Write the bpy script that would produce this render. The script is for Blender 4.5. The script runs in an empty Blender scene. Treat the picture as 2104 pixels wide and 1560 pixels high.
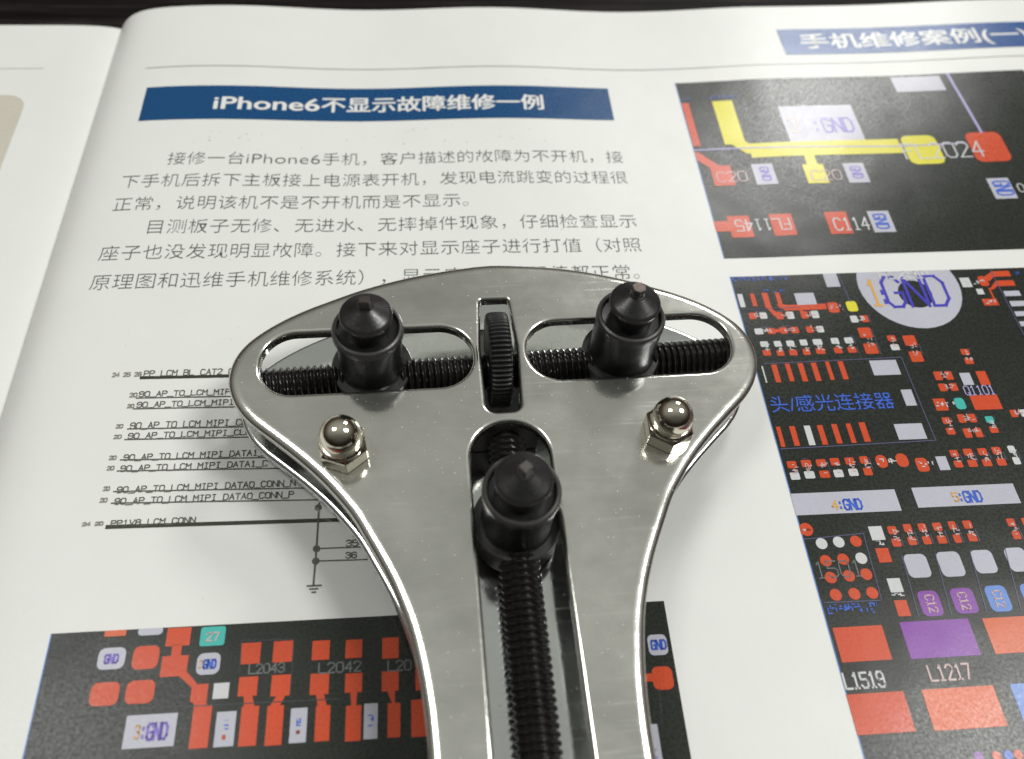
import bpy, bmesh, math, random
from mathutils import Matrix, Vector

# ------------------------------------------------------------------ scene, camera, world, lamps
scene = bpy.context.scene
scene.unit_settings.system = 'METRIC'
scene.unit_settings.scale_length = 0.01            # one unit is one centimetre
COL = scene.collection

cam_data = bpy.data.cameras.new("camera")
cam = bpy.data.objects.new("camera", cam_data)
COL.objects.link(cam)
cam_data.sensor_width = 36.0
cam_data.lens = 29.09
cam_data.clip_start = 0.1
cam_data.clip_end = 1000.0
RIGHT = Vector((0.9959611, -0.07129593, 0.05457449))
DOWN = Vector((-0.02987883, -0.83636838, -0.54735289))
FWD = Vector((0.08466841, 0.54351156, -0.83512061))
EYE = Vector((-0.992, -6.368, 9.7846))
cam.matrix_world = Matrix(((RIGHT.x, -DOWN.x, -FWD.x, EYE.x),
                           (RIGHT.y, -DOWN.y, -FWD.y, EYE.y),
                           (RIGHT.z, -DOWN.z, -FWD.z, EYE.z),
                           (0, 0, 0, 1)))
cam_data.dof.use_dof = True
cam_data.dof.focus_distance = 11.0
cam_data.dof.aperture_fstop = 0.21
scene.camera = cam

world = bpy.data.worlds.new("World")
scene.world = world
world.use_nodes = True
wn, wl = world.node_tree.nodes, world.node_tree.links
wn.clear()
w_out = wn.new("ShaderNodeOutputWorld")
w_bg = wn.new("ShaderNodeBackground")
w_tc = wn.new("ShaderNodeTexCoord")
w_sep = wn.new("ShaderNodeSeparateXYZ")
w_ramp = wn.new("ShaderNodeValToRGB")               # dim room: dark around, paler ceiling overhead
wl.new(w_tc.outputs["Generated"], w_sep.inputs[0])
wl.new(w_sep.outputs["Z"], w_ramp.inputs[0])
w_dim = wn.new("ShaderNodeMapRange")                # the viewer's side of the room is darker
w_dim.interpolation_type = 'SMOOTHSTEP'
w_dim.inputs["From Min"].default_value = -0.75
w_dim.inputs["From Max"].default_value = 0.25
w_dim.inputs["To Min"].default_value = 0.3
w_dim.inputs["To Max"].default_value = 1.0
w_mul = wn.new("ShaderNodeMix")
w_mul.data_type = 'RGBA'
w_mul.blend_type = 'MULTIPLY'
w_mul.inputs[0].default_value = 1.0
wl.new(w_sep.outputs["Y"], w_dim.inputs["Value"])
wl.new(w_ramp.outputs[0], w_mul.inputs[6])
wl.new(w_dim.outputs[0], w_mul.inputs[7])
wl.new(w_mul.outputs[2], w_bg.inputs[0])
wl.new(w_bg.outputs[0], w_out.inputs[0])
els = w_ramp.color_ramp.elements
els[0].position = 0.0
els[0].color = (0.035, 0.022, 0.018, 1)
els[1].position = 1.0
els[1].color = (0.36, 0.365, 0.335, 1)
for p_, c_ in ((0.28, (0.07, 0.055, 0.045, 1)), (0.62, (0.245, 0.245, 0.222, 1))):
    e_ = els.new(p_)
    e_.color = c_
w_bg.inputs[1].default_value = 1.0


def area_lamp(name, direction, dist, sx, sy, power, color):
    ld = bpy.data.lights.new(name, 'AREA')
    ld.shape = 'RECTANGLE'
    ld.size, ld.size_y = sx, sy
    ld.energy = power
    ld.color = color
    lo = bpy.data.objects.new(name, ld)
    d = Vector(direction).normalized()
    lo.location = d * dist
    lo.rotation_euler = (-d).to_track_quat('-Z', 'Y').to_euler()
    COL.objects.link(lo)
    return lo


area_lamp("ceiling_lamp", (-0.42, 0.14, 0.88), 170, 34, 46, 60000, (1.0, 0.996, 0.965))
area_lamp("ceiling_lamp", (0.57, 0.04, 0.81), 170, 34, 46, 134000, (1.0, 0.996, 0.965))
area_lamp("desk_lamp", (41, 76, 61), 106, 21, 19, 31000, (1.0, 0.995, 0.97))

vs = scene.view_settings
vs.view_transform = 'Standard'
vs.look = 'None'
vs.exposure = 0.06
vs.gamma = 1.0
vs.use_curve_mapping = False
scene.cycles.use_denoising = True
scene.cycles.max_bounces = 10

random.seed(7)


# ------------------------------------------------------------------ materials
def node_mat(name):
    m = bpy.data.materials.new(name)
    m.use_nodes = True
    nt = m.node_tree
    return m, nt.nodes, nt.links, nt.nodes["Principled BSDF"]


def noise(N, L, co, scale, detail=2.0, rough=0.5):
    n = N.new("ShaderNodeTexNoise")
    n.inputs["Scale"].default_value = scale
    n.inputs["Detail"].default_value = detail
    n.inputs["Roughness"].default_value = rough
    L.new(co, n.inputs["Vector"])
    return n


def ramp(N, L, src, stops):
    r = N.new("ShaderNodeValToRGB")
    e = r.color_ramp.elements
    e[0].position, e[0].color = stops[0][0], stops[0][1]
    e[1].position, e[1].color = stops[-1][0], stops[-1][1]
    for p, c in stops[1:-1]:
        x = e.new(p)
        x.color = c
    L.new(src, r.inputs[0])
    return r


def g4(v):
    return (v, v, v, 1)


def scaled(c, k):
    return (min(1, c[0] * k), min(1, c[1] * k), min(1, c[2] * k), 1)


def printed(name, col, vary=0.06, rough=0.27, bump=0.055, spec=0.30):
    """semi-gloss coated paper or ink lying on it"""
    m, N, L, B = node_mat(name)
    tc = N.new("ShaderNodeTexCoord").outputs["Object"]
    big = noise(N, L, tc, 0.8, 3)
    fine = noise(N, L, tc, 26, 4, 0.68)
    grain = noise(N, L, tc, 14, 4, 0.6)
    mixf = N.new("ShaderNodeMath")
    mixf.operation = 'MULTIPLY_ADD'
    L.new(grain.outputs["Fac"], mixf.inputs[0])
    mixf.inputs[1].default_value = 0.5
    L.new(big.outputs["Fac"], mixf.inputs[2])
    cr = ramp(N, L, mixf.outputs[0], [(0.45, scaled(col, 1 - vary)), (1.05, scaled(col, 1 + vary))])
    L.new(cr.outputs[0], B.inputs["Base Color"])
    rr = ramp(N, L, fine.outputs["Fac"], [(0.3, g4(rough - 0.07)), (0.7, g4(rough + 0.09))])
    L.new(rr.outputs[0], B.inputs["Roughness"])
    b = N.new("ShaderNodeBump")
    b.inputs["Strength"].default_value = bump
    b.inputs["Distance"].default_value = 0.012
    L.new(fine.outputs["Fac"], b.inputs["Height"])
    slow = noise(N, L, tc, 0.55, 2)                          # cockled paper
    b0 = N.new("ShaderNodeBump")
    b0.inputs["Strength"].default_value = 0.5
    b0.inputs["Distance"].default_value = 0.045
    L.new(slow.outputs["Fac"], b0.inputs["Height"])
    L.new(b0.outputs[0], b.inputs["Normal"])
    L.new(b.outputs[0], B.inputs["Normal"])
    B.inputs["Specular IOR Level"].default_value = spec
    return m


def chrome(name, col, rough, dust=True, wave=0.35, satin=0.0):
    m, N, L, B = node_mat(name)
    tc = N.new("ShaderNodeTexCoord").outputs["Object"]
    B.inputs["Metallic"].default_value = 1.0
    blot = noise(N, L, tc, 0.9, 4, 0.55)
    haze = noise(N, L, tc, 7, 5, 0.65)
    fine = noise(N, L, tc, 48, 3)
    cr = ramp(N, L, blot.outputs["Fac"], [(0.3, scaled(col, 0.90)), (0.7, scaled(col, 1.08))])
    L.new(cr.outputs[0], B.inputs["Base Color"])
    rr = ramp(N, L, haze.outputs["Fac"], [(0.3, g4(rough * 0.75)), (0.75, g4(rough * 1.35))])
    scm = N.new("ShaderNodeMapping")
    scm.inputs["Rotation"].default_value = (0, 0, 0.6)
    scm.inputs["Scale"].default_value = (0.35, 16, 1)
    L.new(tc, scm.inputs[0])
    scn = noise(N, L, scm.outputs[0], 2.2, 3, 0.7)
    scr = ramp(N, L, scn.outputs["Fac"], [(0.58, g4(0)), (0.70, g4(0.14))])   # fine rubbing marks
    radd = N.new("ShaderNodeMath")
    L.new(rr.outputs[0], radd.inputs[0])
    L.new(scr.outputs[0], radd.inputs[1])
    L.new(radd.outputs[0], B.inputs["Roughness"])
    b1 = N.new("ShaderNodeBump")
    b1.inputs["Strength"].default_value = wave
    b1.inputs["Distance"].default_value = 0.02
    L.new(blot.outputs["Fac"], b1.inputs["Height"])
    b2 = N.new("ShaderNodeBump")
    b2.inputs["Strength"].default_value = 0.10
    b2.inputs["Distance"].default_value = 0.004
    L.new(fine.outputs["Fac"], b2.inputs["Height"])
    L.new(b1.outputs[0], b2.inputs["Normal"])
    L.new(b2.outputs[0], B.inputs["Normal"])
    face = B.outputs[0]
    if satin:                                                # satin bloom of a lightly blasted plating over the mirror
        gl = N.new("ShaderNodeBsdfAnisotropic")
        gl.inputs["Roughness"].default_value = 0.40
        L.new(cr.outputs[0], gl.inputs["Color"])
        L.new(b2.outputs[0], gl.inputs["Normal"])
        smear = N.new("ShaderNodeMapping")
        smear.inputs["Scale"].default_value = (0.9, 1.3, 1)
        smear.inputs["Rotation"].default_value = (0, 0, 0.5)
        L.new(tc, smear.inputs[0])
        sm = noise(N, L, smear.outputs[0], 1.1, 6, 0.62)
        sr = ramp(N, L, sm.outputs["Fac"], [(0.3, g4(satin * 0.4)), (0.7, g4(satin * 1.7))])
        m2 = N.new("ShaderNodeMixShader")
        L.new(sr.outputs[0], m2.inputs[0])
        L.new(face, m2.inputs[1])
        L.new(gl.outputs[0], m2.inputs[2])
        face = m2.outputs[0]
        L.new(face, N["Material Output"].inputs[0])
    if dust:
        out = N["Material Output"]
        vo = N.new("ShaderNodeTexVoronoi")
        vo.inputs["Scale"].default_value = 15.0
        L.new(tc, vo.inputs["Vector"])
        vsep = N.new("ShaderNodeSeparateColor")
        L.new(vo.outputs["Color"], vsep.inputs[0])
        # size of each speck differs; most cells have none
        sz = N.new("ShaderNodeMapRange")
        L.new(vsep.outputs[0], sz.inputs["Value"])
        sz.inputs["From Min"].default_value = 0.30
        sz.inputs["From Max"].default_value = 1.0
        sz.inputs["To Min"].default_value = 0.0
        sz.inputs["To Max"].default_value = 0.125
        sz.clamp = True
        lt = N.new("ShaderNodeMath")
        lt.operation = 'LESS_THAN'
        L.new(vo.outputs["Distance"], lt.inputs[0])
        L.new(sz.outputs[0], lt.inputs[1])
        sc = N.new("ShaderNodeMath")
        sc.operation = 'MULTIPLY'
        L.new(lt.outputs[0], sc.inputs[0])
        sc.inputs[1].default_value = 0.75
        df = N.new("ShaderNodeBsdfDiffuse")
        df.inputs[0].default_value = (0.75, 0.74, 0.68, 1)
        mx = N.new("ShaderNodeMixShader")
        L.new(sc.outputs[0], mx.inputs[0])
        L.new(face, mx.inputs[1])
        L.new(df.outputs[0], mx.inputs[2])
        L.new(mx.outputs[0], out.inputs[0])
    return m


def blackened(name, col, rough, bump=0.15, scale=30, metal=0.0, spec=0.5, edge=False):
    m, N, L, B = node_mat(name)
    tc = N.new("ShaderNodeTexCoord").outputs["Object"]
    n1 = noise(N, L, tc, scale, 4, 0.6)
    n2 = noise(N, L, tc, 4, 3)
    cr = ramp(N, L, n2.outputs["Fac"], [(0.3, scaled(col, 0.75)), (0.7, scaled(col, 1.3))])
    geo = N.new("ShaderNodeNewGeometry")                     # finish rubbed thin on the outer edges
    pt = ramp(N, L, geo.outputs["Pointiness"], [(0.52, g4(0)), (0.60, g4(0.55))])
    mixc = N.new("ShaderNodeMix")
    mixc.data_type = 'RGBA'
    L.new(pt.outputs[0], mixc.inputs[0])
    L.new(cr.outputs[0], mixc.inputs[6])
    mixc.inputs[7].default_value = (0.16, 0.15, 0.14, 1) if edge else scaled(col, 1)
    L.new(mixc.outputs[2], B.inputs["Base Color"])
    rr = ramp(N, L, n1.outputs["Fac"], [(0.3, g4(rough * 0.8)), (0.7, g4(rough * 1.25))])
    L.new(rr.outputs[0], B.inputs["Roughness"])
    B.inputs["Metallic"].default_value = metal
    B.inputs["Specular IOR Level"].default_value = spec
    b = N.new("ShaderNodeBump")
    b.inputs["Strength"].default_value = bump
    b.inputs["Distance"].default_value = 0.006
    L.new(n1.outputs["Fac"], b.inputs["Height"])
    L.new(b.outputs[0], B.inputs["Normal"])
    return m


def desk_material():
    m, N, L, B = node_mat("dark_desk")
    tc = N.new("ShaderNodeTexCoord").outputs["Object"]
    mp = N.new("ShaderNodeMapping")
    mp.inputs["Scale"].default_value = (0.12, 2.6, 1)
    L.new(tc, mp.inputs[0])
    n = noise(N, L, mp.outputs[0], 1.6, 6, 0.7)
    cr = ramp(N, L, n.outputs["Fac"], [(0.40, (0.003, 0.002, 0.002, 1)), (0.55, (0.010, 0.008, 0.008, 1)),
                                       (0.72, (0.045, 0.038, 0.035, 1))])
    L.new(cr.outputs[0], B.inputs["Base Color"])
    B.inputs["Roughness"].default_value = 0.6
    B.inputs["Specular IOR Level"].default_value = 0.08
    b = N.new("ShaderNodeBump")
    b.inputs["Strength"].default_value = 0.3
    b.inputs["Distance"].default_value = 0.02
    L.new(n.outputs["Fac"], b.inputs["Height"])
    L.new(b.outputs[0], B.inputs["Normal"])
    return m


PAPER = printed("paper", (0.80, 0.81, 0.785), 0.02, 0.36, 0.08)
PAPER_EDGE = printed("paper_edge", (0.62, 0.61, 0.57), 0.1, 0.6)
INKS = {k: printed("ink_" + k, c) for k, c in {
    'black': (0.012, 0.0155, 0.0105), 'red': (0.61, 0.072, 0.020), 'orange': (0.66, 0.13, 0.045),
    'grey': (0.50, 0.50, 0.58), 'white': (0.62, 0.63, 0.64), 'yellow': (0.72, 0.66, 0.035),
    'blue': (0.05, 0.13, 0.60), 'navy': (0.06, 0.05, 0.45), 'purple': (0.22, 0.16, 0.58), 'teal': (0.06, 0.47, 0.42),
    'lilac': (0.42, 0.38, 0.66), 'pink': (0.62, 0.45, 0.45), 'cream': (0.64, 0.56, 0.46), 'violet': (0.24, 0.06, 0.38),
    'sky': (0.13, 0.26, 0.66), 'line': (0.10, 0.10, 0.19), 'line2': (0.05, 0.055, 0.06), 'dim': (0.17, 0.18, 0.18),
    'num': (0.33, 0.32, 0.28), 'amber': (0.72, 0.40, 0.10), 'ink': (0.14, 0.135, 0.12), 'ink2': (0.125, 0.12, 0.112), 'green': (0.045, 0.05, 0.035),
    'banner': (0.007, 0.068, 0.195), 'banner2': (0.02, 0.085, 0.28), 'print_white': (0.80, 0.80, 0.78),  # header box blue is paler than the title's: lamp glare put into the ink
    'rule': (0.48, 0.48, 0.46), 'beige': (0.60, 0.57, 0.49), 'ghost': (0.795, 0.79, 0.74)}.items()}
INKS['line3'] = INKS['rule']
PLATE = chrome("nickel_plate", (0.65, 0.65, 0.61), 0.11, wave=0.25, satin=0.2)
PLATE_LOW = chrome("nickel_plate_inside", (0.74, 0.76, 0.755), 0.10, wave=0.3)
NUT = chrome("nickel_nut", (0.86, 0.81, 0.69), 0.06, dust=False, wave=0.05)
BLACK_STEEL = blackened("black_oxide_steel", (0.015, 0.0148, 0.015), 0.34, edge=True)
BLACK_BIT = blackened("black_oxide_bit", (0.017, 0.016, 0.017), 0.31, 0.25, 22, edge=True)
ROD = blackened("oiled_black_rod", (0.010, 0.009, 0.009), 0.22, 0.12, 40, spec=0.5)
WHEEL = blackened("black_knurled_wheel", (0.010, 0.0105, 0.011), 0.42, 0.2)
BARE = blackened("worn_tip_steel", (0.13, 0.105, 0.095), 0.35, 0.2, 20, metal=1.0)
DESK = desk_material()


# ------------------------------------------------------------------ mesh helpers
def link(name, me, mats, parent=None, smooth=None):
    o = bpy.data.objects.new(name, me)
    for m in (mats if isinstance(mats, (list, tuple)) else [mats]):
        me.materials.append(m)
    COL.objects.link(o)
    if parent:
        o.parent = parent
    if smooth is not None:
        me.polygons.foreach_set("use_smooth", [True] * len(me.polygons))
        me.set_sharp_from_angle(angle=math.radians(smooth))
    return o


def empty(name, loc, rz=0.0):
    o = bpy.data.objects.new(name, None)
    o.location = loc
    o.rotation_euler = (0, 0, rz)
    o.empty_display_size = 0.5
    COL.objects.link(o)
    return o


def to_mesh(bm, name):
    me = bpy.data.meshes.new(name)
    bmesh.ops.recalc_face_normals(bm, faces=bm.faces)
    bm.to_mesh(me)
    bm.free()
    return me


def lathe(bm, prof, seg=48, axis='z', c=(0, 0, 0), rfun=None):
    """revolve (radius, height) pairs; rfun(angle, radius) may modulate the radius"""
    rings = []
    for r, h in prof:
        ring = []
        if r < 1e-5:
            p = (0, 0, h)
            ring = [p]
        else:
            for i in range(seg):
                a = 2 * math.pi * i / seg
                q = rfun(a, r) if rfun else r
                ring.append((q * math.cos(a), q * math.sin(a), h))
        if axis == 'x':
            ring = [(z, x, y) for x, y, z in ring]
        elif axis == 'y':
            ring = [(x, z, y) for x, y, z in ring]
        rings.append([bm.verts.new((x + c[0], y + c[1], z + c[2])) for x, y, z in ring])
    for A, B in zip(rings, rings[1:]):
        if len(A) == 1 and len(B) == 1:
            continue
        for i in range(seg):
            j = (i + 1) % seg
            if len(A) == 1:
                bm.faces.new((A[0], B[i], B[j]))
            elif len(B) == 1:
                bm.faces.new((A[i], A[j], B[0]))
            else:
                bm.faces.new((A[i], A[j], B[j], B[i]))
    for R_ in (rings[0], rings[-1]):
        if len(R_) > 2:
            bm.faces.new(R_)


def box(bm, x0, y0, z0, x1, y1, z1, b=0.0):
    r = bmesh.ops.create_cube(bm, size=1.0)
    bmesh.ops.scale(bm, vec=(x1 - x0, y1 - y0, z1 - z0), verts=r['verts'])
    bmesh.ops.translate(bm, vec=((x0 + x1) / 2, (y0 + y1) / 2, (z0 + z1) / 2), verts=r['verts'])
    if b:
        es = list({e for v in r['verts'] for e in v.link_edges})
        bmesh.ops.bevel(bm, geom=es, offset=b, segments=2, affect='EDGES')


def thread(bm, r, pitch, s0, s1, axis, c, seg=28, depth=0.038, sub=8):
    """a real single-start helical thread along x or y"""
    n = int((s1 - s0) / pitch * sub)
    rows = []
    for k in range(n + 1):
        s = s0 + (s1 - s0) * k / n
        row = []
        for i in range(seg):
            a = 2 * math.pi * i / seg
            t = (s / pitch - i / seg) % 1.0
            tri = abs(2 * t - 1)
            tri = min(1.0, max(0.0, (tri - 0.12) / 0.72))
            q = r - depth * (1 - tri)
            if axis == 'x':
                p = (s, q * math.cos(a), q * math.sin(a))
            else:
                p = (q * math.cos(a), s, q * math.sin(a))
            row.append(bm.verts.new((p[0] + c[0], p[1] + c[1], p[2] + c[2])))
        rows.append(row)
    for A, B in zip(rows, rows[1:]):
        for i in range(seg):
            j = (i + 1) % seg
            bm.faces.new((A[i], A[j], B[j], B[i]))
    bm.faces.new(rows[0])
    bm.faces.new(rows[-1])


def spline(pts, step, closed=True):
    """Catmull-Rom through pts, resampled at about step"""
    n = len(pts)
    dense = []
    for i in range(n if closed else n - 1):
        p0, p1, p2, p3 = pts[(i - 1) % n], pts[i], pts[(i + 1) % n], pts[(i + 2) % n]
        for k in range(12):
            t = k / 12
            dense.append(tuple(0.5 * (2 * p1[d] + (p2[d] - p0[d]) * t + (2 * p0[d] - 5 * p1[d] + 4 * p2[d] - p3[d]) * t * t
                                      + (3 * p1[d] - p0[d] - 3 * p2[d] + p3[d]) * t ** 3) for d in (0, 1)))
    out, acc = [dense[0]], 0.0
    for a, b in zip(dense, dense[1:] + dense[:1]):
        acc += math.dist(a, b)
        if acc >= step:
            out.append(b)
            acc = 0.0
    if math.dist(out[0], out[-1]) < step * 0.6:
        out.pop()
    return out


def round_loop(corners, n=10):
    """polygon with rounded corners: (x, y, radius), counter-clockwise"""
    out = []
    m = len(corners)
    for i, (x, y, r) in enumerate(corners):
        a = Vector(corners[i - 1][:2])
        b = Vector(corners[(i + 1) % m][:2])
        p = Vector((x, y))
        u, v = (a - p).normalized(), (b - p).normalized()
        half = math.acos(max(-1, min(1, u.dot(v)))) / 2
        d = r / math.tan(half)
        c = p + (u + v).normalized() * (r / math.sin(half))
        s, e = p + u * d - c, p + v * d - c
        a0 = math.atan2(s.y, s.x)
        da = (math.atan2(e.y, e.x) - a0 + math.pi) % (2 * math.pi) - math.pi
        for k in range(n + 1):
            t = a0 + da * k / n
            out.append((c.x + r * math.cos(t), c.y + r * math.sin(t)))
    return out


def dense_loop(pts, step):
    out = []
    for a, b in zip(pts, pts[1:] + pts[:1]):
        k = max(1, int(math.dist(a, b) / step))
        for i in range(k):
            t = i / k
            out.append((a[0] + (b[0] - a[0]) * t, a[1] + (b[1] - a[1]) * t))
    return out


def plate_mesh(name, outer, holes, z0, z1, b_out, b_hole, b_low=0.0, seg=12):
    """stamped sheet: outline with holes, every edge rounded by its own radius, exact normals"""
    bm = bmesh.new()
    normals = {}
    top_edges, low_edges = [], []

    def loop(pts, wb, sign):
        w, b = wb                                            # elliptical edge: width, height
        n = len(pts)
        nrm = []
        for i in range(n):
            a, c = pts[i - 1], pts[(i + 1) % n]
            t = Vector((c[0] - a[0], c[1] - a[1])).normalized()
            nrm.append(Vector((t.y, -t.x)) * sign)           # away from the metal
        rings = []
        prof = [(-b_low, z0, (0, -1))] if b_low else []
        prof.append((0.0, z0 + b_low, (1, 0)))
        for k in range(seg + 1):
            a = math.pi / 2 * k / seg
            ln = math.hypot(b * math.cos(a), w * math.sin(a))
            prof.append((-w * (1 - math.cos(a)), z1 - b + b * math.sin(a), (b * math.cos(a) / ln, w * math.sin(a) / ln)))
        for off, z, (h, v) in prof:
            ring = []
            for p, m in zip(pts, nrm):
                vert = bm.verts.new((p[0] + m.x * off, p[1] + m.y * off, z))
                normals[vert] = Vector((m.x * h, m.y * h, v))
                ring.append(vert)
            rings.append(ring)
        for A, B in zip(rings, rings[1:]):
            for i in range(n):
                j = (i + 1) % n
                bm.faces.new((A[i], A[j], B[j], B[i]))
        for ring, store in ((rings[-1], top_edges), (rings[0], low_edges)):
            for i in range(n):
                store.append(bm.edges.get((ring[i], ring[(i + 1) % n])))

    loop(outer, b_out, 1)
    for h in holes:
        loop(h, b_hole, 1)
    tf = bmesh.ops.triangle_fill(bm, use_beauty=True, use_dissolve=False, edges=top_edges)
    lf = bmesh.ops.triangle_fill(bm, use_beauty=True, use_dissolve=False, edges=low_edges)
    top_faces = [g for g in tf['geom'] if isinstance(g, bmesh.types.BMFace)]
    low_faces = [g for g in lf['geom'] if isinstance(g, bmesh.types.BMFace)]
    bmesh.ops.recalc_face_normals(bm, faces=bm.faces)
    bm.verts.index_update()
    bm.faces.index_update()
    cap = {f.index: (0, 0, 1) for f in top_faces}
    cap.update({f.index: (0, 0, -1) for f in low_faces})
    vn = {v.index: normals[v].normalized() for v in normals}
    me = bpy.data.meshes.new(name)
    bm.to_mesh(me)
    bm.free()
    me.polygons.foreach_set("use_smooth", [True] * len(me.polygons))
    split = []
    for p in me.polygons:
        for li in p.loop_indices:
            split.append(cap.get(p.index) or tuple(vn[me.loops[li].vertex_index]))
    me.normals_split_custom_set(split)
    return me


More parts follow.
